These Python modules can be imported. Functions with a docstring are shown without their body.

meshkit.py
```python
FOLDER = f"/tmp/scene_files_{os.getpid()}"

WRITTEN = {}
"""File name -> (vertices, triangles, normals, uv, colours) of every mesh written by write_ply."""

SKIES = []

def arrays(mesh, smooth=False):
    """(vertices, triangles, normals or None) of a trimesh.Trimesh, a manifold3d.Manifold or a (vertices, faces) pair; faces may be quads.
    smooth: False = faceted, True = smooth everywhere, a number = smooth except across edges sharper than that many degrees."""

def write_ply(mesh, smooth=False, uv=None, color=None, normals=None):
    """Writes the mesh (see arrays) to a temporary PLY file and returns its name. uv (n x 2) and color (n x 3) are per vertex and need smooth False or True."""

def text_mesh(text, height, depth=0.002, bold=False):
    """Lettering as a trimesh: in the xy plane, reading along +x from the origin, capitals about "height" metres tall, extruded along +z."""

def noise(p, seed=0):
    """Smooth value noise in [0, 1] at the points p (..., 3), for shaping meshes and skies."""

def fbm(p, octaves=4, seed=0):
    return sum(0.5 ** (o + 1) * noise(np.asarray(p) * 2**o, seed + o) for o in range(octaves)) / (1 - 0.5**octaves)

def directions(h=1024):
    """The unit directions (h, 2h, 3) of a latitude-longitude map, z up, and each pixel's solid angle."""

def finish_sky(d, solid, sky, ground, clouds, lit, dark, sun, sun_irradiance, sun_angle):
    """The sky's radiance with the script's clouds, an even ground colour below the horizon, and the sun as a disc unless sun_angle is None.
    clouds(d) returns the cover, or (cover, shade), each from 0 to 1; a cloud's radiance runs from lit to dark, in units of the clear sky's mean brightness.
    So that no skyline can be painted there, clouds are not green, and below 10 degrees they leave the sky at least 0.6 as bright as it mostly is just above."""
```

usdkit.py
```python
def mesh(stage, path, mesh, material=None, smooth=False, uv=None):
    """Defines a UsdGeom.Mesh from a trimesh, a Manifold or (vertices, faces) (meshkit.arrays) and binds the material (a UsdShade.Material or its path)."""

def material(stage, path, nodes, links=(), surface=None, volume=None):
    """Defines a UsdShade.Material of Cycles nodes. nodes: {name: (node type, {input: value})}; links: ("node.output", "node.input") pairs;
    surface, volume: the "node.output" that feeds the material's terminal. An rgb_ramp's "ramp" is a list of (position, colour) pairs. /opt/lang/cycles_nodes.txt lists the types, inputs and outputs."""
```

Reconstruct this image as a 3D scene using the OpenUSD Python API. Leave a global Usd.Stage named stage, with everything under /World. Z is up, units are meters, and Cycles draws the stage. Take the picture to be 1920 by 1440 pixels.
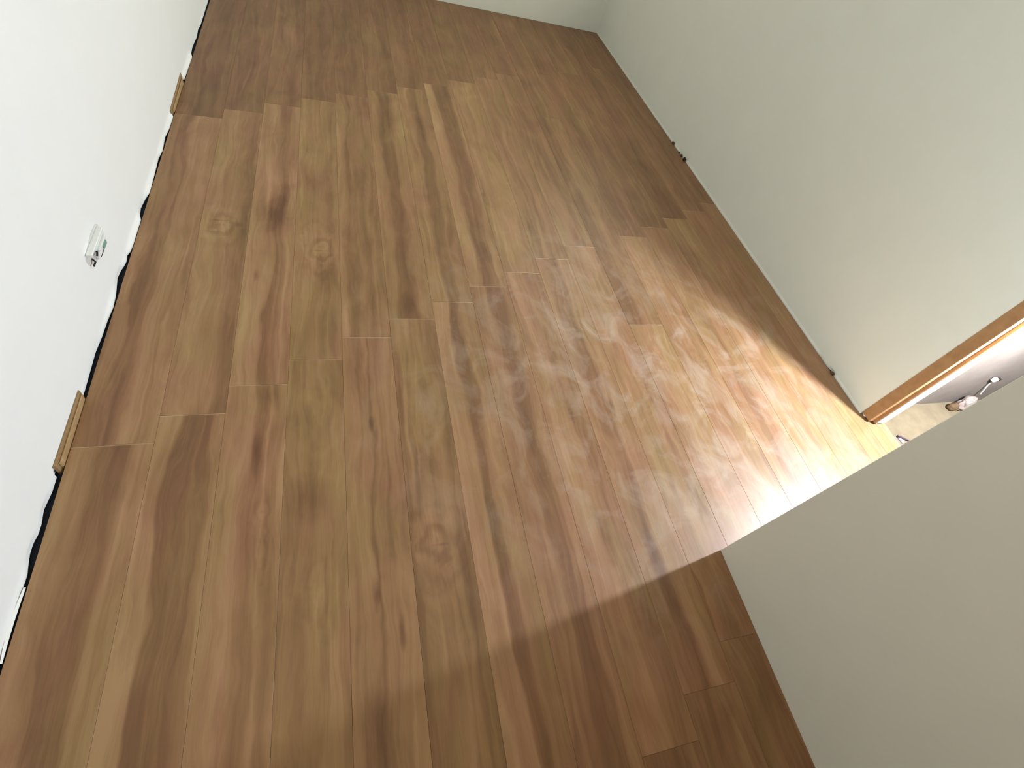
import math, random
import numpy as np
import trimesh
import manifold3d as m3
import usdkit, meshkit
from pxr import Usd, UsdGeom, UsdLux, UsdShade, Gf, Sdf

stage = Usd.Stage.CreateInMemory()
UsdGeom.SetStageUpAxis(stage, UsdGeom.Tokens.z)
UsdGeom.SetStageMetersPerUnit(stage, 1.0)
UsdGeom.Xform.Define(stage, "/World")
stage.SetDefaultPrim(stage.GetPrimAtPath("/World"))
rng = random.Random(7)

# ------------------------------------------------------------------ camera, light, exposure
EXPOSURE = 0.07
LAMP_POS, LAMP_R, LAMP_INT, LAMP_COL = (2.366, 0.545, 0.75), 0.032, 4500.0, (0.89, 1.0, 1.15)
CEIL_FILL_INT, CEIL_FILL_COL = 3.6, (1.0, 0.72, 0.38)

cam = UsdGeom.Camera.Define(stage, "/World/camera")
ROT = [[0.9503947, 0.03345829, -0.30924175], [-0.20581666, 0.81307163, -0.54456774], [0.23321539, 0.5812014, 0.77962524]]
M = Gf.Matrix4d(1.0)
for r in range(3):
    for c in range(3):
        M[c, r] = ROT[r][c]
M.SetTranslateOnly(Gf.Vec3d(0, 0, 1.5))
cam.AddTransformOp().Set(M)
cam.CreateHorizontalApertureAttr(36.0)
cam.CreateVerticalApertureAttr(27.0)
cam.CreateFocalLengthAttr(36.0 * 937.95 / 1920.0)
cam.CreateClippingRangeAttr(Gf.Vec2f(0.02, 60.0))
cam.CreateExposureAttr(EXPOSURE)

lamp = UsdLux.SphereLight.Define(stage, "/World/lamp_light")
lamp.CreateRadiusAttr(LAMP_R)
lamp.CreateIntensityAttr(LAMP_INT)
lamp.CreateColorAttr(Gf.Vec3f(*LAMP_COL))
lamp.AddTranslateOp().Set(Gf.Vec3d(*LAMP_POS))

FILL_WIN_INT, FILL_WIN_COL = 9.7, (0.98, 1.0, 0.86)
FILL_WIN_Y0, FILL_WIN_Y1, FILL_WIN_Z0, FILL_WIN_Z1 = 2.75, 4.35, 1.45, 2.30
fill_win = UsdLux.RectLight.Define(stage, "/World/added_window_fill")     # added fill for the left wall, set in a made-up window
fill_win.CreateWidthAttr(FILL_WIN_Z1 - FILL_WIN_Z0 - .1)
fill_win.CreateHeightAttr(FILL_WIN_Y1 - FILL_WIN_Y0 - .1)
fill_win.CreateIntensityAttr(FILL_WIN_INT)
fill_win.CreateColorAttr(Gf.Vec3f(*FILL_WIN_COL))
fill_win.AddTranslateOp().Set(Gf.Vec3d(2.262, (FILL_WIN_Y0 + FILL_WIN_Y1) / 2, (FILL_WIN_Z0 + FILL_WIN_Z1) / 2))
fill_win.AddRotateYOp().Set(90.0)

ceil_fill = UsdLux.RectLight.Define(stage, "/World/added_ceiling_fill")     # added overhead fill for the front floor, no such panel is seen
ceil_fill.CreateWidthAttr(0.6)
ceil_fill.CreateHeightAttr(1.2)
ceil_fill.CreateIntensityAttr(CEIL_FILL_INT)
ceil_fill.CreateColorAttr(Gf.Vec3f(*CEIL_FILL_COL))
ceil_fill.AddTranslateOp().Set(Gf.Vec3d(0.0, 0.1, 2.585))

# ------------------------------------------------------------------ helpers
used = set()


def path_for(name, parent):
    base = (parent.GetPath() if parent is not None else Sdf.Path("/World")).AppendChild(name)
    p, n = base, 0
    while str(p) in used:
        n += 1
        p = base.ReplaceName(f"{name}_{n:03d}")
    used.add(str(p))
    return str(p)


def tag(prim, label=None, cat=None, group=None, kind=None):
    for k, v in (("label", label), ("category", cat), ("group", group), ("kind", kind)):
        if v:
            prim.SetCustomDataByKey(k, v)
    return prim


def empty(name, loc=(0, 0, 0), parent=None, **kw):
    x = UsdGeom.Xform.Define(stage, path_for(name, parent))
    if any(loc):
        x.AddTranslateOp().Set(Gf.Vec3d(*loc))
    return tag(x.GetPrim(), **kw)


def obj(name, mesh, mat, parent=None, smooth=False, **kw):
    m = usdkit.mesh(stage, path_for(name, parent), mesh, mat, smooth=smooth)
    return tag(m.GetPrim(), **kw)


def hull(pts):
    m = m3.Manifold.hull_points(np.asarray(pts, np.float32))
    a = m.to_mesh()
    return trimesh.Trimesh(a.vert_properties[:, :3], a.tri_verts)


def bevel_box(lo, hi, b):
    lo, hi = np.array(lo, float), np.array(hi, float)
    pts = []
    for s in np.ndindex(2, 2, 2):
        c = np.where(np.array(s) > 0, hi, lo)
        d = np.where(np.array(s) > 0, -b, b)
        for ax in range(3):
            q = c + d
            q[ax] = c[ax]
            pts.append(q)
    return hull(pts)


def plank_mesh(x0, x1, y0, y1, z0, z1, b=0.0005):
    v = np.array([[x0, y0, z0], [x1, y0, z0], [x1, y1, z0], [x0, y1, z0],
                  [x0, y0, z1 - b], [x1, y0, z1 - b], [x1, y1, z1 - b], [x0, y1, z1 - b],
                  [x0 + b, y0 + b, z1], [x1 - b, y0 + b, z1], [x1 - b, y1 - b, z1], [x0 + b, y1 - b, z1]])
    f = [[3, 2, 1, 0], [8, 9, 10, 11]]
    for i in range(4):
        j = (i + 1) % 4
        f += [[i, j, j + 4, i + 4], [i + 4, j + 4, j + 8, i + 8]]
    return (v, np.array(f))


def box(lo, hi):
    m = trimesh.creation.box(extents=np.subtract(hi, lo))
    m.apply_translation(np.add(lo, hi) / 2)
    return m


def tube(path, r, n=8):
    """a round bar along a polyline"""
    path = np.asarray(path, float)
    r = np.broadcast_to(r, len(path))
    t = np.gradient(path, axis=0)
    t /= np.linalg.norm(t, axis=1)[:, None]
    up = np.array([0.31, 0.17, 0.93])
    rows = []
    for p, d, q in zip(path, t, r):
        a = np.cross(d, up)
        a /= np.linalg.norm(a)
        c = np.cross(d, a)
        rows.append([p + q * (a * math.cos(k * 2 * math.pi / n) + c * math.sin(k * 2 * math.pi / n)) for k in range(n)])
    v = np.array(rows).reshape(-1, 3)
    f = []
    for i in range(len(path) - 1):
        for k in range(n):
            k2 = (k + 1) % n
            f.append([i * n + k, i * n + k2, (i + 1) * n + k2])
            f.append([i * n + k, (i + 1) * n + k2, (i + 1) * n + k])
    for k in range(1, n - 1):
        f.append([0, k + 1, k])
        e = (len(path) - 1) * n
        f.append([e, e + k, e + k + 1])
    return trimesh.Trimesh(v, np.array(f), process=False)


def lump(center, size, seed, rough=0.25, sub=3):
    m = trimesh.creation.icosphere(subdivisions=sub)
    n = meshkit.fbm(m.vertices * 1.9 + 20 + seed, 3, seed) - 0.5
    m.vertices = m.vertices * (1 + rough * 2 * n[:, None]) * np.asarray(size) + np.asarray(center)
    return m


def mat_plain(name, col, rough=0.6, spec=0.5, noise=0.0, scale=20.0, bump=0.0, col2=None):
    nodes = {"g": ("geometry", {}), "p": ("principled_bsdf", {"roughness": rough, "specular_ior_level": spec, "base_color": col})}
    links = []
    if noise or bump or col2:
        nodes["n"] = ("noise_texture", {"scale": scale, "detail": 5.0, "roughness": 0.6})
        links.append(("g.position", "n.vector"))
        c2 = col2 or tuple(c * (1 - noise) for c in col)
        nodes["r"] = ("rgb_ramp", {"ramp": [(0.3, c2), (0.7, col)]})
        links += [("n.fac", "r.fac"), ("r.color", "p.base_color")]
        if bump:
            nodes["b"] = ("bump", {"strength": bump, "distance": 0.004})
            links += [("n.fac", "b.height"), ("b.normal", "p.normal")]
    return usdkit.material(stage, f"/World/Looks/{name}", nodes, links, surface="p.BSDF")


UsdGeom.Scope.Define(stage, "/World/Looks")
WHITE = mat_plain("white_plaster", (0.87, 0.88, 0.87), 0.75, 0.3, noise=0.02, scale=7, bump=0.05)
RIGHTW = mat_plain("cream_plaster", (0.77, 0.79, 0.72), 0.75, 0.3, noise=0.03, scale=5, bump=0.05)
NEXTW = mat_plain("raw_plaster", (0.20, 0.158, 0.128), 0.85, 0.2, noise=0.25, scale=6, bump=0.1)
CONCRETE = mat_plain("dusty_screed", (0.19, 0.142, 0.085), 0.9, 0.1, noise=0.25, scale=14, bump=0.15)
MEMBRANE = mat_plain("dark_underlay", (0.012, 0.016, 0.026), 0.8, 0.2, noise=0.3, scale=60)
CEILM = mat_plain("ceiling_paint", (0.82, 0.82, 0.80), 0.8, 0.2)
FRAMEW = mat_plain("frame_timber", (0.42, 0.235, 0.11), 0.5, 0.4, scale=30, col2=(0.33, 0.175, 0.075))


# ------------------------------------------------------------------ wood
W, L, X0, XL, XR = 0.1778, 1.829, -0.02, -0.755, 2.2265
C_DARK, C_LOW, C_MID, C_HIGH = (0.126, 0.058, 0.025), (0.191, 0.098, 0.045), (0.279, 0.157, 0.076), (0.377, 0.236, 0.126)


def wood(name, x0, y1, bands, knots=(), seed=0.0, hue=0.5, pale_end=0.0):
    """bands: (across the plank 0..1, tone 0..1); knots: (x, y, half width, half length, darkness)"""
    N, K = {}, []

    def math_(n, kind, a, b=None, c=None, clamp=False):
        vals = {"math_type": kind, "use_clamp": clamp}
        for key, s in (("value1", a), ("value2", b), ("value3", c)):
            if isinstance(s, str):
                K.append((s, f"{n}.{key}"))
            elif s is not None:
                vals[key] = float(s)
        N[n] = ("math", vals)
        return f"{n}.value"

    def noise(n, sx, sy, off, detail=3.0, dist=0.0, rough=0.55):
        N[n + "m"] = ("mapping", {"scale": (sx, sy, 1.0), "location": (off, off * 1.7, off * 0.3)})
        N[n] = ("noise_texture", {"scale": 1.0, "detail": detail, "distortion": dist, "roughness": rough})
        K.append(("g.position", n + "m.vector"))
        K.append((n + "m.vector", n + ".vector"))
        return n + ".fac"

    N["g"] = ("geometry", {})
    N["xyz"] = ("separate_xyz", {})
    K.append(("g.position", "xyz.vector"))
    s = seed
    warp = noise("warp", 9.0, 2.2, s, 3.0)
    u = math_("u0", "multiply_add", "xyz.x", 1 / W, -x0 / W)
    w = math_("w0", "multiply_add", warp, 0.55, -0.275)
    u = math_("u1", "add", u, w)
    N["band"] = ("rgb_ramp", {"ramp": [(a, (t, t, t)) for a, t in bands]})
    K.append((u, "band.fac"))
    N["wv"] = ("combine_xyz", {"z": 0.0})
    K += [(u, "wv.x"), ("xyz.y", "wv.y")]
    N["streakm"] = ("mapping", {"scale": (7.6, 1.7, 1.0), "location": (s + 11, s * 1.7, s * .3)})
    N["streak"] = ("noise_texture", {"scale": 1.0, "detail": 5.0, "distortion": 0.5, "roughness": 0.6})
    K += [("wv.vector", "streakm.vector"), ("streakm.vector", "streak.vector")]
    st = "streak.fac"
    fine = noise("fine", 330.0, 9.0, s + 23, 2.0, 0.0)
    bl = noise("blotch", 8.0, 3.4, s + 37, 4.0, 0.9)
    bd = math_("t0", "multiply_add", "band.color", 1.18, -0.08)
    t = math_("t1", "multiply_add", st, 0.95, bd)
    t = math_("t2", "multiply_add", fine, 0.16, t)
    t = math_("t3", "multiply_add", bl, 0.60, t)
    t = math_("t4", "subtract", t, 0.475 + 0.08 + 0.30)
    knw = noise("knotwarp", 17.0, 10.0, s + 71, 3.0, 0.6) if knots else None
    for i, (kx, ky, sx, sy, dark) in enumerate(knots):
        a = math_(f"ka{i}", "multiply_add", "xyz.x", 1 / sx, -kx / sx)
        b = math_(f"kb{i}", "multiply_add", "xyz.y", 1 / sy, -ky / sy)
        a2 = math_(f"kc{i}", "multiply", a, a)
        d2 = math_(f"kd{i}", "multiply_add", b, b, a2)
        d = math_(f"ke{i}", "sqrt", d2)
        d = math_(f"kf{i}", "multiply_add", knw, 0.9, d)
        d = math_(f"kg{i}", "subtract", d, 0.45)
        wgt = math_(f"kh{i}", "subtract", 1.0, d, clamp=True)
        if dark < 0:                                   # an eye of light and dark rings
            rg = math_(f"ki{i}", "sine", math_(f"kj{i}", "multiply", d, 15.0))
            am = math_(f"kk{i}", "multiply", wgt, -dark * 0.6)
            t = math_(f"kl{i}", "multiply_add", rg, am, t)
        else:                                          # a dark knot or streak
            w2 = math_(f"ki{i}", "multiply", wgt, -dark)
            t = math_(f"kl{i}", "add", t, w2)
    N["col"] = ("rgb_ramp", {"ramp": [(0.0, C_DARK), (0.33, C_LOW), (0.66, C_MID), (1.0, C_HIGH)]})
    K.append((t, "col.fac"))
    hn = noise("hue", 7.0, 2.6, s + 51, 2.0, 0.5)
    N["tint"] = ("rgb_ramp", {"ramp": [(0.30 + 0.3 * (0.5 - hue), (1.05, 0.95, 0.97)), (0.70 + 0.3 * (0.5 - hue), (0.97, 1.03, 0.84))]})
    K.append((hn, "tint.fac"))
    N["mul"] = ("mix", {"mix_type": "multiply", "fac": 1.0})
    K += [("col.color", "mul.color1"), ("tint.color", "mul.color2")]
    # dusty plaster residue, plus overexposed glare painted in towards the doorway
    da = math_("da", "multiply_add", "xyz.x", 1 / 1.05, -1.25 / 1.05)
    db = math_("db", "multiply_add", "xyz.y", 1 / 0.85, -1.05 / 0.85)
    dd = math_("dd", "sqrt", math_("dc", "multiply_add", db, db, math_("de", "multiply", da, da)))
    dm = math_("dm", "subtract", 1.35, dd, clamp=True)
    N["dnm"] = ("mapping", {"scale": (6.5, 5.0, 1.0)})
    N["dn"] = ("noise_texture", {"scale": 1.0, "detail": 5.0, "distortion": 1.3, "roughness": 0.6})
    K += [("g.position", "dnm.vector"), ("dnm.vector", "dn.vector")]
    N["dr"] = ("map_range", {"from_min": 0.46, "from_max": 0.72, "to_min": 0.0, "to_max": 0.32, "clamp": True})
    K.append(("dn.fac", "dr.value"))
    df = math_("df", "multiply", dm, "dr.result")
    N["dust_glare"] = ("mix", {"mix_type": "mix", "color2": (0.56, 0.48, 0.39)})
    K += [("mul.color", "dust_glare.color1"), (df, "dust_glare.fac")]
    out = "dust_glare.color"
    if pale_end:                                       # the pale worn edge of the end joint
        e = math_("e0", "subtract", "xyz.y", y1 - 0.0032)
        e = math_("e1", "greater_than", e, 0.0)
        e = math_("e2", "multiply", e, pale_end)
        N["edge"] = ("mix", {"mix_type": "mix", "color2": (0.50, 0.38, 0.23)})
        K += [(out, "edge.color1"), (e, "edge.fac")]
        out = "edge.color"
    N["p"] = ("principled_bsdf", {"roughness": 0.42, "specular_ior_level": 0.36})
    N["b"] = ("bump", {"strength": 0.10, "distance": 0.001})
    rr = math_("rr", "multiply_add", fine, 0.16, 0.38)
    K += [(out, "p.base_color"), (fine, "b.height"), ("b.normal", "p.normal"), (rr, "p.roughness")]
    return usdkit.material(stage, f"/World/Looks/{name}", N, K, surface="p.BSDF")


# end joints (y) of each row of boards
JOINT = {-4: 0.882, -3: 0.975, -2: 1.081, -1: 1.184, 0: 1.288, 1: 1.383, 2: 1.480, 3: 1.580, 4: 1.678, 5: 1.784, 6: 1.890,
         7: 1.356, 8: 1.995, 9: 2.090, 10: 2.186, 11: 2.280, 12: 2.375, 13: 9}
# tones across the board; row 0 = nearer than the joint, 1 = beyond it, 2 = the next beyond
BANDS = {
    (-4, 0): [(0, .62), (.18, .55), (.32, .25), (.62, .28), (.75, .62), (1, .6)],
    (-3, 0): [(0, .66), (.26, .62), (.34, .22), (.8, .30), (.93, .5), (1, .6)],
    (-2, 0): [(0, .60), (.35, .58), (.45, .36), (.64, .40), (.70, .62), (.78, .38), (.92, .5), (1, .6)],
    (-1, 0): [(0, .45), (.3, .40), (.6, .50), (1, .42)],
    (0, 0): [(0, .66), (.10, .52), (.42, .55), (.46, .34), (.52, .55), (.72, .48), (.8, .62), (1, .58)],
    (1, 0): [(0, .36), (.12, .52), (.5, .55), (.85, .45), (1, .40)],
    (2, 0): [(0, .68), (.36, .66), (.45, .22), (.58, .24), (.68, .55), (1, .48)],
    (3, 0): [(0, .50), (.35, .52), (.5, .30), (.72, .34), (.85, .6), (1, .55)],
    (4, 0): [(0, .60), (.3, .62), (.55, .50), (.8, .44), (1, .50)],
    (5, 0): [(0, .58), (.35, .34), (.48, .30), (.6, .62), (1, .58)],
    (6, 0): [(0, .52), (.5, .58), (1, .46)],
    (7, 0): [(0, .55), (.5, .66), (1, .60)],
    (8, 0): [(0, .58), (.5, .60), (1, .50)],
    (9, 0): [(0, .60), (.5, .48), (1, .60)],
    (10, 0): [(0, .54), (.5, .62), (1, .56)],
    (11, 0): [(0, .58), (1, .52)],
    (12, 0): [(0, .60), (1, .54)],
    (-4, 1): [(0, .55), (.15, .40), (.38, .38), (.5, .66), (1, .58)],
    (-3, 1): [(0, .60), (.3, .64), (.65, .56), (.78, .40), (.95, .36), (1, .5)],
    (-2, 1): [(0, .70), (.42, .64), (.56, .38), (.74, .42), (.84, .64), (1, .60)],
    (-1, 1): [(0, .56), (.5, .50), (1, .48)],
    (0, 1): [(0, .60), (.12, .56), (.28, .30), (.5, .44), (.66, .28), (.8, .45), (1, .40)],
    (1, 1): [(0, .58), (.22, .54), (.34, .26), (.6, .30), (.75, .56), (1, .60)],
    (2, 1): [(0, .60), (.34, .58), (.46, .26), (.62, .28), (.74, .50), (1, .46)],
    (3, 1): [(0, .70), (.28, .66), (.42, .24), (.75, .26), (.88, .54), (1, .56)],
    (4, 1): [(0, .54), (.5, .60), (1, .52)],
    (5, 1): [(0, .58), (.22, .40), (.5, .50), (1, .44)],
    (6, 1): [(0, .52), (.4, .38), (.7, .34), (1, .46)],
    (7, 1): [(0, .30), (.3, .32), (.55, .52), (1, .44)],
    (8, 1): [(0, .46), (.4, .30), (.6, .30), (1, .46)],
    (9, 1): [(0, .44), (.35, .26), (.6, .40), (1, .34)],
    (10, 1): [(0, .30), (.5, .26), (1, .40)],
    (11, 1): [(0, .44), (.5, .40), (1, .32)],
    (12, 1): [(0, .40), (.5, .34), (1, .30)],
    (-4, 2): [(0, .42), (.3, .34), (.6, .30), (1, .40)],
    (-3, 2): [(0, .40), (.4, .36), (.7, .44), (1, .46)],
    (-2, 2): [(0, .50), (.55, .46), (.75, .34), (1, .40)],
    (-1, 2): [(0, .42), (.4, .34), (.6, .32), (1, .40)],
    (0, 2): [(0, .44), (.5, .34), (1, .40)],
    (1, 2): [(0, .36), (.3, .46), (.7, .42), (1, .30)],
    (2, 2): [(0, .46), (.4, .42), (.7, .30), (1, .42)],
    (3, 2): [(0, .44), (.5, .34), (1, .44)],
    (4, 2): [(0, .36), (.5, .40), (1, .34)],
}
KNOTS = {
    (-3, 1): [(-.475, 1.905, .125, .20, -.30), (-.490, 1.925, .045, .006, .30), (-.395, 1.86, .045, .15, .32)],
    (-2, 1): [(-.281, 1.98, .085, .16, .55), (-.245, 2.10, .03, .20, .3), (-.330, 1.608, .012, .045, .40)],
    (-1, 1): [(-.100, 1.785, .125, .21, -.32), (-.100, 1.765, .045, .007, .28), (-.075, 1.62, .05, .14, .34)],
    (-2, 0): [(-.278, .83, .016, .10, .50), (-.255, 1.04, .05, .09, .30), (-.250, .56, .045, .36, -.16)],
    (-1, 0): [(-.124, .66, .075, .09, .28), (-.10, .40, .08, .30, -.10), (-.10, .95, .09, .28, -.12)],
    (0, 0): [(.066, .904, .010, .035, .5), (.053, .354, .014, .05, .5), (.113, .253, .012, .06, .5), (.045, 0.02, .05, .16, .35)],
    (1, 0): [(.235, .482, .13, .17, -.30), (.245, .470, .035, .006, .30), (.25, .95, .10, .30, -.14), (.305, .40, .03, .30, .2)],
    (0, 1): [(.05, 1.42, .03, .07, .25)],
    (1, 1): [(.239, 1.464, .03, .09, .35), (.281, 2.90, .04, .20, .30)],
    (2, 1): [(.444, 2.87, .04, .24, .34)],
    (3, 0): [(.62, .90, .04, .30, .22)],
    (4, 0): [(.80, .90, .014, .05, .35), (.78, .42, .02, .12, .3)],
    (5, 0): [(.98, .928, .016, .05, .35), (.93, .35, .02, .12, .25)],
    (3, 1): [(.62, 1.80, .05, .10, .22)],
    (5, 1): [(.90, 2.02, .035, .08, .30)],
    (6, 1): [(1.17, 1.86, .02, .10, .35)],
    (7, 0): [(1.31, 1.20, .09, .15, -.12)],
    (8, 0): [(1.49, 1.16, .08, .14, -.12)],
}
OLIVE = {(-1, 0): .85, (1, 0): .8, (-1, 1): .9, (1, 1): .65, (2, 1): .6, (-3, 1): .55, (-3, 0): .4, (0, 0): .45, (-4, 0): .3}
REDDISH = {(3, 0): .2, (4, 0): .2, (5, 0): .25, (6, 0): .3, (8, 0): .3, (9, 0): .25}

floor = empty("floor", kind="structure", label="brown oak-look laminate floor of long narrow boards")
YN, YF, Y_FAR = -2.5, 4.878, 4.884
for k in range(-4, 14):
    xa, xb = X0 + W * k, X0 + W * (k + 1)
    lo, hi, ymin, ymax = xa + 0.0002, xb - 0.0002, YN, YF
    if k == -4:
        lo = XL
    if k == 12:
        hi = XR
    j = JOINT[k]
    cuts = sorted(j + L * n for n in range(-3, 4))
    ys = [ymin] + [c for c in cuts if ymin + .05 < c < ymax - .05] + [ymax]
    if k == 13:
        continue
    for a, b in zip(ys, ys[1:]):   # one board after another
        row = int(round((b - j) / L)) if b != ymax else int(math.floor((a - j) / L + 1e-6)) + 1
        bands = BANDS.get((k, row)) or [(0, rng.uniform(.32, .5)), (rng.uniform(.2, .4), rng.uniform(.3, .5)), (rng.uniform(.5, .7), rng.uniform(.26, .46)), (1, rng.uniform(.32, .5))]
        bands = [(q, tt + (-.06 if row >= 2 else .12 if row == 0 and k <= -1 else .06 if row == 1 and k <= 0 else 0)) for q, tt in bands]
        hue = OLIVE.get((k, row), REDDISH.get((k, row), rng.uniform(.3, .6)))
        seed = 3.7 * (k + 5) + 17.3 * (row + 3)
        pale = {0: .75 if 1 <= k <= 7 else .45, 1: .22}.get(row, 0)
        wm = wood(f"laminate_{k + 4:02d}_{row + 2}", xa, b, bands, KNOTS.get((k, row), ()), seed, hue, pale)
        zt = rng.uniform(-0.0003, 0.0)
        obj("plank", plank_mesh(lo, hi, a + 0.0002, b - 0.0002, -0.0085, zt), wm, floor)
# the boards run on through the doorway as far as the middle of the frame
DOOR_Y0, DOOR_Y1 = -0.06, 0.835
for k, lo, hi in ((12, XR, X0 + W * 13), (13, X0 + W * 13, 2.335)):
    wm = wood(f"laminate_sill_{k}", X0 + W * k, 9, [(0, .6), (1, .56)], (), 91.3 + k, .3)
    obj("plank", plank_mesh(lo + 0.0002, hi - 0.0002, DOOR_Y0, DOOR_Y1, -0.0085, 0.0), wm, floor)
obj("end_strip", bevel_box((2.3365, DOOR_Y0, -.0125), (2.350, .690, -.002), .001), mat_plain("grey_strip", (0.16, 0.12, 0.10), 0.6, 0.2), floor, label="grey edging strip along the board ends")
obj("underlay", box((-0.80, YN - .05, -0.016), (2.34, 4.93, -0.0125)), MEMBRANE, floor)
obj("floor_passage", box((2.34, YN, -0.03), (5.2, 0.90, -0.006)), CONCRETE, kind="structure", label="dusty beige bare floor of the next room seen through the doorway")

# ------------------------------------------------------------------ walls
EDGE_PY = [(0, 4.095), (240, 2.575), (360, 2.079), (600, 1.368), (660, 1.23), (880, .814), (1308, .266)]
GAP_PX = [(0, 3), (60, 3), (70, 5), (85, 3), (105, 5.5), (118, 4), (125, 0), (150, 1), (215, 4), (222, .5), (240, 1), (258, 4), (285, 1), (300, 4), (330, 2), (360, .5), (375, 5),
          (395, 8), (410, 6), (420, 1), (470, 1), (483, 2), (490, 6), (500, 4), (508, 5), (518, 9), (530, 11), (540, 9), (560, 4), (580, 2), (600, 5), (630, 6), (660, 9), (700, 8), (740, 7),
          (885, 10), (900, 9), (930, 9), (970, 14), (1000, 10), (1020, 10), (1040, 14), (1060, 14), (1080, 11), (1100, 7), (1130, 7), (1230, 7), (1245, 7), (1260, 7), (1275, 3), (1290, 0), (1308, 1)]
_py = np.array([a for a, _ in EDGE_PY], float)
_wy = np.array([b for _, b in EDGE_PY])
_gy = np.interp([a for a, _ in GAP_PX], _py, _wy)
_scale = np.interp(_gy, [.25, .8, 1.5, 2.5, 4.0], [1.1, 1.25, 1.63, 2.2, 3.0]) * 1e-3
_g = np.array([b for _, b in GAP_PX]) * _scale


def gap_left(y):
    g = np.interp(y, _gy[::-1], _g[::-1])
    y = np.asarray(y)
    for a, b in ((.800, 1.064), (2.682, 3.045)):           # room for the two spacers
        g = np.where((y > a) & (y < b), .0185, g)
    return g


def wavy_wall(ys, face, zs, depth, sign, top=2.6):
    """A wall facing +x (sign 1) or -x (-1): face(y, z) gives the x of its face; open at the bottom, 'depth' thick."""
    ny, nz = len(ys), len(zs)
    yy, zz = np.meshgrid(ys, zs, indexing="ij")
    xx = face(yy, zz)
    v = np.stack([xx, yy, zz], -1).reshape(-1, 3)
    f = []
    for i in range(ny - 1):
        for k in range(nz - 1):
            a, b, c, d = i * nz + k, (i + 1) * nz + k, (i + 1) * nz + k + 1, i * nz + k + 1
            f.append([a, b, c, d] if sign > 0 else [d, c, b, a])
    # underside lip and back
    base = len(v)
    back = []
    for i in range(ny):
        back += [[v[i * nz, 0] - sign * depth, ys[i], zs[0]], [v[i * nz, 0] - sign * depth, ys[i], zs[-1]]]
    v = np.vstack([v, back])
    for i in range(ny - 1):
        a, b = i * nz, (i + 1) * nz
        p, q = base + 2 * i, base + 2 * (i + 1)
        f.append([a, p, q, b] if sign > 0 else [b, q, p, a])
        f.append([p, p + 1, q + 1, q] if sign > 0 else [q, q + 1, p + 1, p])
    f.append([0, nz - 1, base + 1, base] if sign > 0 else [base, base + 1, nz - 1, 0])
    e = (ny - 1) * nz
    f.append([e, base + 2 * (ny - 1), base + 2 * (ny - 1) + 1, e + nz - 1])
    return (v, np.array(f))


WALL_X = -0.7685
zs = np.array([-0.004, 0.002, 0.007, 0.013, 0.020, 0.030, 0.045, 0.3, 1.2, 2.6])


def face_left(y, z):
    foot = np.minimum(-0.7565 - gap_left(y), -0.7565)
    blend = np.clip((z - 0.003) / 0.017, 0, 1)
    blend = blend * blend * (3 - 2 * blend)
    lumps = (meshkit.noise(np.stack([y * 22, z * 60, z * 0], -1), 3) - .5) * .0025 * (1 - np.clip(z / .03, 0, 1)) * np.clip(z / .008, 0, 1)
    return foot * (1 - blend) + WALL_X * blend + lumps


ys = np.concatenate([np.linspace(YN, .2, 12)[:-1], np.arange(.2, 4.3, .006), np.linspace(4.3, 4.93, 6)])
wl = empty("wall_left", kind="structure", label="white plastered wall with a ragged lower edge above the floor gap")
obj("plaster", wavy_wall(ys, face_left, zs, 0.06, 1), WHITE, wl, smooth=40)
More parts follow.
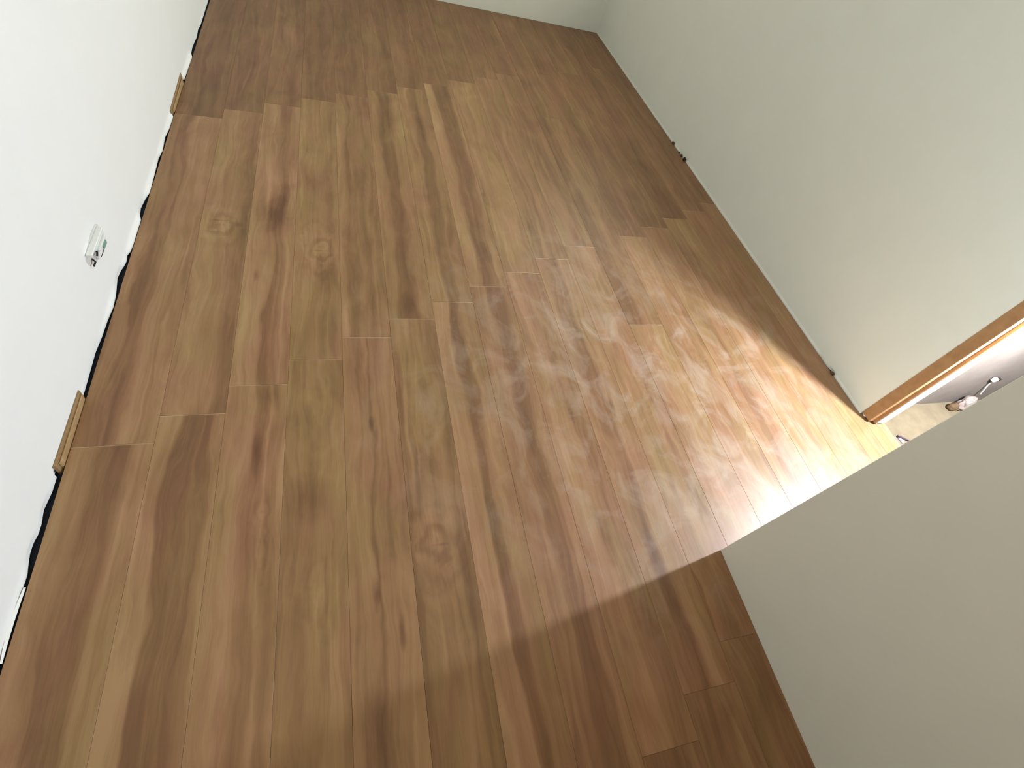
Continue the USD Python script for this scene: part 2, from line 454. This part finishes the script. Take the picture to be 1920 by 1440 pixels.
# a torn strip of plaster paper hanging over the gap near the front
tp = []
for i, y in enumerate(np.linspace(.50, .335, 15)):
    s = i / 14
    bow = math.sin(math.pi * s)
    tp.append([-.7585 - .001 * bow, y, -.001 + .002 * bow])
tp = np.array(tp)
strip_v, strip_f = [], []
for i, q in enumerate(tp):
    wd = .0015 + .0045 * math.sin(math.pi * (i + 1) / 16)
    strip_v += [q + [0, 0, 0], q + [-wd, 0, .004], q + [-wd, 0, .0034], q + [0, 0, -.0008]]
for i in range(len(tp) - 1):
    for k in range(4):
        a, b = 4 * i + k, 4 * i + (k + 1) % 4
        strip_f.append([a, a + 4, b + 4, b])
obj("torn_strip", (np.array(strip_v), np.array(strip_f)), WHITE, wl, smooth=40)

obj("wall_far", box((-0.83, Y_FAR, -0.004), (2.36, 5.0, 2.6)), RIGHTW, kind="structure", label="short cream far wall at the top of the photograph")

RX = 2.2320


def gap_right(y):
    g = 0.0010 + 0 * y
    for c, w, a in ((1.15, .020, .005), (1.105, .05, .0032), (1.058, .022, .010), (3.06, .012, .010), (2.93, .03, .004), (2.87, .015, .008), (2.1, .2, .001), (4.3, .3, .002)):
        g = g + a * np.exp(-((y - c) / w) ** 2)
    return g


def face_right(y, z):
    foot = np.maximum(2.2265 + gap_right(y), RX - .003)
    blend = np.clip((z - 0.003) / 0.012, 0, 1)
    return foot * (1 - blend) + RX * blend


ysr = np.concatenate([np.arange(.815, 4.4, .008), np.linspace(4.4, 4.93, 5)])
wr = empty("wall_right", kind="structure", label="cream plastered right wall running from the doorway to the far wall")
obj("plaster", wavy_wall(ysr, face_right, np.array([-0.004, .003, .006, .010, .016, .3, 1.0, FILL_WIN_Z0]), 0.086, -1), RIGHTW, wr, smooth=40)
for ya, yb, za, zb in ((.815, FILL_WIN_Y0, FILL_WIN_Z0, 2.6), (FILL_WIN_Y1, 4.93, FILL_WIN_Z0, 2.6), (FILL_WIN_Y0, FILL_WIN_Y1, FILL_WIN_Z1, 2.6)):
    obj("plaster", box((RX, ya, za), (2.36, yb, zb)), RIGHTW, wr)
wn = empty("added_window_1", kind="structure", label="added unseen white framed opening in the right wall, holding the fill light")  # made-up opening, added to house the fill light
for ya, yb, za, zb in ((FILL_WIN_Y0, FILL_WIN_Y1, FILL_WIN_Z0, FILL_WIN_Z0 + .05), (FILL_WIN_Y0, FILL_WIN_Y1, FILL_WIN_Z1 - .05, FILL_WIN_Z1), (FILL_WIN_Y0, FILL_WIN_Y0 + .05, FILL_WIN_Z0 + .05, FILL_WIN_Z1 - .05), (FILL_WIN_Y1 - .05, FILL_WIN_Y1, FILL_WIN_Z0 + .05, FILL_WIN_Z1 - .05)):
    obj("frame", bevel_box((2.258, ya, za), (2.318, yb, zb), .004), WHITE, wn)
obj("backing", box((2.34, FILL_WIN_Y0, FILL_WIN_Z0), (2.36, FILL_WIN_Y1, FILL_WIN_Z1)), WHITE, wn)
obj("plaster", box((RX, YN, -.004), (2.318, DOOR_Y0 - .062, 2.6)), RIGHTW, wr)
obj("plaster", box((RX, DOOR_Y0 - .062, 2.09), (2.318, .815, 2.6)), RIGHTW, wr)
# the thin wall in the foreground, its end towards the doorway
obj("wall_near", bevel_box((1.190, YN, -.004), (1.310, .324, 2.6), .0015), RIGHTW, kind="structure", label="grey-looking shaded cream wall end at the lower right, nearest the camera")
obj("wall_back", box((-.83, YN - .1, -.004), (2.36, YN, 2.6)), RIGHTW, kind="structure", label="cream wall behind the camera")
obj("ceiling", box((-.9, YN - .1, 2.6), (5.3, 5.0, 2.7)), CEILM, kind="structure", label="white ceiling above the frame")
wp = empty("wall_passage", kind="structure", label="raw greyish mauve plaster wall of the next room beyond the door frame")
obj("plaster", box((2.318, .846, -.03), (5.2, .95, 2.6)), NEXTW, wp)
obj("plaster", box((5.1, YN, -.03), (5.25, .95, 2.6)), NEXTW, wp)
obj("plaster", box((2.36, YN - .1, -.03), (5.25, YN, 2.6)), NEXTW, wp)

# ------------------------------------------------------------------ door frame (timber lining with a rebate)
df = empty("trim_1", kind="structure", label="orange-brown timber door frame with a stepped rebate")
from shapely.geometry import Polygon
JX = [(2.2335, .8148), (2.2335, .7665), (2.2350, .7650), (2.2575, .7650), (2.2590, .7635), (2.2590, .7525), (2.2605, .7510), (2.318, .7510), (2.318, .8148)]


def extr(poly, z0, z1):
    m = trimesh.creation.extrude_polygon(Polygon(poly), z1 - z0, engine="earcut")
    m.apply_translation((0, 0, z0))
    return m


obj("jamb", extr(JX, 0.011, 2.09), FRAMEW, df)
obj("jamb", extr([(x, DOOR_Y0 + .752 - y) for x, y in JX], 0.011, 2.09), FRAMEW, df)
obj("reveal", bevel_box((2.2612, .7490, .012), (2.3175, .7509, 2.03), .0005), mat_plain("pale_reveal", (0.72, 0.71, 0.66), 0.5, 0.4), df, label="pale painted inner face")
obj("head", box((2.236, DOOR_Y0, 2.03), (2.318, .752, 2.09)), FRAMEW, df)

# ------------------------------------------------------------------ spacers wedged between boards and wall
SPACER = mat_plain("spacer_timber", (0.46, 0.31, 0.155), 0.6, 0.3, scale=38, col2=(0.36, 0.225, 0.10))
SPACER2 = mat_plain("spacer_timber_shaded", (0.34, 0.225, 0.11), 0.65, 0.3, scale=30, col2=(0.27, 0.165, 0.075))  # darker copy of the same timber, shade of the top put into its colour
MAT_WHITE = mat_plain("white_plastic", (0.80, 0.83, 0.81), 0.35, 0.5)
MAT_CORD = mat_plain("cord_white", (0.42, 0.43, 0.40), 0.4, 0.4)
MAT_DARK = mat_plain("dark_debris_shade", (0.030, 0.022, 0.012), 0.7, 0.3, noise=0.5, scale=120)
MAT_BROWN = mat_plain("brown_debris", (0.12, 0.070, 0.032), 0.8, 0.2, noise=0.4, scale=90)
MAT_GREEN = mat_plain("grey_green_shade", (0.20, 0.33, 0.27), 0.5, 0.4)
MAT_GREY = mat_plain("grey_mortar", (0.70, 0.70, 0.67), 0.9, 0.1, noise=0.15, scale=70, bump=0.3)
MAT_RAG = mat_plain("pale_rag_cloth", (0.27, 0.205, 0.17), 0.9, 0.1, noise=0.2, scale=60, bump=0.4)
MAT_PURPLE = mat_plain("dark_purple_edge", (0.05, 0.025, 0.04), 0.5, 0.3)


def slat(x0, x1, z0, z1a, z1b, y0, y1, nose):
    """a hand-cut strip lying along y: its top runs from z1a (near) to z1b (far); the ends are cut askew by nose"""
    b = .0012
    pts = []
    for y, zt, k in ((y0, z1a, 1), (y1, z1b, -1)):
        pts += [(x0, y, z0), (x1, y + k * nose, z0), (x0, y, zt - b), (x0 + b, y, zt), (x1 - b, y + k * nose, zt), (x1, y + k * nose, zt - b)]
    return hull(pts)


sp = empty("spacer", loc=(-.766, .938, -.0125), label="longer light timber spacer wedged in the gap of the left wall, nearer the camera", cat="spacer", group=None)


def shift(m, d):
    if isinstance(m, trimesh.Trimesh):
        m = m.copy()
        m.apply_translation(-np.array(d))
        return m
    return (np.asarray(m[0]) - np.array(d), m[1])


O1 = (-.766, .938, -.0125)
obj("back_slat", shift(slat(-.7680, -.7622, -.0125, .030, .028, .806, 1.062, .004), O1), SPACER2, sp)
obj("front_slat", shift(slat(-.7618, -.7572, -.0125, .019, .020, .822, 1.054, .006), O1), SPACER, sp, label="front slat in the lit copy of the timber")
O2 = (-.766, 2.865, -.0125)
sp2 = empty("spacer", loc=O2, label="slim brown timber spacer in the gap of the left wall, farther from the camera", cat="spacer")
obj("back_slat", shift(slat(-.7680, -.7622, -.0125, .022, .036, 2.692, 3.035, .01), O2), SPACER2, sp2)
obj("front_slat", shift(slat(-.7618, -.7572, -.0125, .012, .026, 2.715, 3.022, .02), O2), SPACER, sp2)

# ------------------------------------------------------------------ unfinished socket in the left wall
OB = (WALL_X, 1.535, .18)
sb = empty("wall_socket", loc=OB, label="small unfinished white socket box with a grey rough surround on the left wall", cat="socket")
pv = []
ring = [(.050, .036), (.060, .028), (.048, -.030), (.020, -.038), (-.030, -.032), (-.064, -.022), (-.092, -.004), (-.094, .012), (-.062, .028), (0, .038)]
surround = trimesh.creation.extrude_polygon(Polygon(ring).buffer(.004).simplify(.001), .0016, engine="earcut")
sv = surround.vertices
surround = trimesh.Trimesh(np.c_[sv[:, 2] - .0003, sv[:, 0], sv[:, 1]], surround.faces)
obj("surround", surround, MAT_GREY, sb)


def brick(y0, y1, za, zb, x0, x1, b=.0015):
    return bevel_box((x0, y0, za), (x1, y1, zb), b)


obj("box", brick(-.040, .056, -.030, .030, .0008, .010), MAT_WHITE, sb)
obj("ridge", brick(-.090, .050, .024, .031, .0008, .019), MAT_WHITE, sb)
obj("ridge", brick(-.032, .048, -.004, .004, .009, .018), MAT_WHITE, sb)
obj("under_shade", brick(-.020, .052, -.037, -.0302, .0008, .008, .0008), MAT_DARK, sb, label="dark strip painting the shadow under the box")  # dark strip stands in for the shadow beneath the box
obj("inner_shade", brick(.010, .044, -.029, -.015, .0095, .0135), MAT_GREEN, sb, label="grey-green block painting the shaded inside of the box")  # coloured to paint the shaded lower inside of the box
obj("wire", tube([(.002, -.034, .004), (.013, -.040, .002), (.012, -.050, -.006)], .0028), MAT_DARK, sb, label="short dark wire end")
obj("wire", tube([(.002, -.066, -.004), (.012, -.075, -.008), (.010, -.092, -.012)], .0028), MAT_DARK, sb, label="short dark wire end")

# ------------------------------------------------------------------ crumbs at the foot of the right wall
obj("pebble", lump((2.2155, 2.850, .0125), (.011, .014, .0115), 1, .25), MAT_DARK, smooth=50, label="small dark pebble at the foot of the right wall, halfway to the far wall", cat="debris")
for i, (y, x, r) in enumerate(((2.905, 2.219, .008), (2.945, 2.220, .006), (3.062, 2.221, .009))):
    lab = ("brown crumb right beside the dark pebble at the foot of the right wall", "smallest brown crumb in the middle of the row behind the dark pebble", "brown crumb farthest along the foot of the right wall, past the pebble")[i]
    obj("crumb", lump((x, y, r * .85), (r * .8, r * 1.3, r), 5 + i, .35, 2), MAT_BROWN, smooth=50, label=lab, cat="debris")
obj("crumb", lump((2.2215, 1.040, .006), (.006, .012, .0075), 11, .3, 2), MAT_BROWN, smooth=50, label="brown crumb at the foot of the right wall just short of the door frame", cat="debris")
obj("plaster_lump", lump((2.2465, .8005, .0055), (.0115, .012, .0062), 15, .3, 2), WHITE, smooth=50, label="small white plaster lump at the foot of the door frame", cat="debris")

# ------------------------------------------------------------------ things on the floor of the next room
FZ = -.006
cl = empty("plastic_clip", loc=(2.365, .668, FZ), label="small white plastic offcut with a dark edge lying at the end of the boards", cat="offcut")
obj("body", hull([(-.009, .010, 0), (.020, -.006, 0), (-.006, -.022, 0), (-.009, .010, .006), (.020, -.006, .006), (-.006, -.022, .006)]), MAT_CORD, cl)
obj("edge", hull([(-.010, .012, 0), (.040, -.014, 0), (.042, -.008, 0), (-.006, .020, 0), (-.010, .012, .010), (.040, -.014, .008), (.042, -.008, .008), (-.006, .020, .010)]), MAT_PURPLE, cl, label="dark purple-grey edge")
obj("clod", lump((2.830, .806, FZ + .022), (.022, .020, .026), 21, .22), MAT_BROWN, smooth=60, label="round brown clod on the floor of the next room", cat="debris")
obj("rag", lump((2.900, .808, FZ + .040), (.040, .028, .052), 27, .45, 4), MAT_RAG, smooth=60, label="crumpled pale pinkish rag beside the brown clod in the next room", cat="rag")
cd = empty("cable", loc=(2.90, .834, .12), label="thin white cable on the next room's wall, rising from the rag", cat="cable")
obj("cord", tube([(.052, -.008, -.032), (.040, -.002, .0), (.030, .004, .03), (.020, .004, .055), (.006, .002, .074)], .0028), MAT_CORD, cd)
obj("plug", bevel_box((-.016, -.010, .072), (.006, .008, .094), .003), MAT_CORD, cd)
obj("plug_tip", bevel_box((.0065, -.009, .078), (.026, .006, .094), .003), MAT_DARK, cd, label="dark tip of the plug")

# the work lamp behind the near wall that lights the doorway
dl = empty("work_lamp", loc=(LAMP_POS[0], LAMP_POS[1], LAMP_POS[2]), label="bare bulb on a dark floor post in the doorway, behind the near wall", cat="lamp")
obj("holder", trimesh.creation.cylinder(radius=.016, height=.05, sections=24, transform=trimesh.transformations.translation_matrix((0, 0, -LAMP_R - .026))), MAT_DARK, dl)
obj("post", trimesh.util.concatenate([trimesh.creation.cylinder(radius=.008, height=LAMP_POS[2] - .04, sections=16, transform=trimesh.transformations.translation_matrix((0, 0, -.035 - (LAMP_POS[2] - .04) / 2 + .0))), trimesh.creation.cylinder(radius=.07, height=.012, sections=32, transform=trimesh.transformations.translation_matrix((0, 0, -LAMP_POS[2] + .001)))]), MAT_DARK, dl, smooth=40)
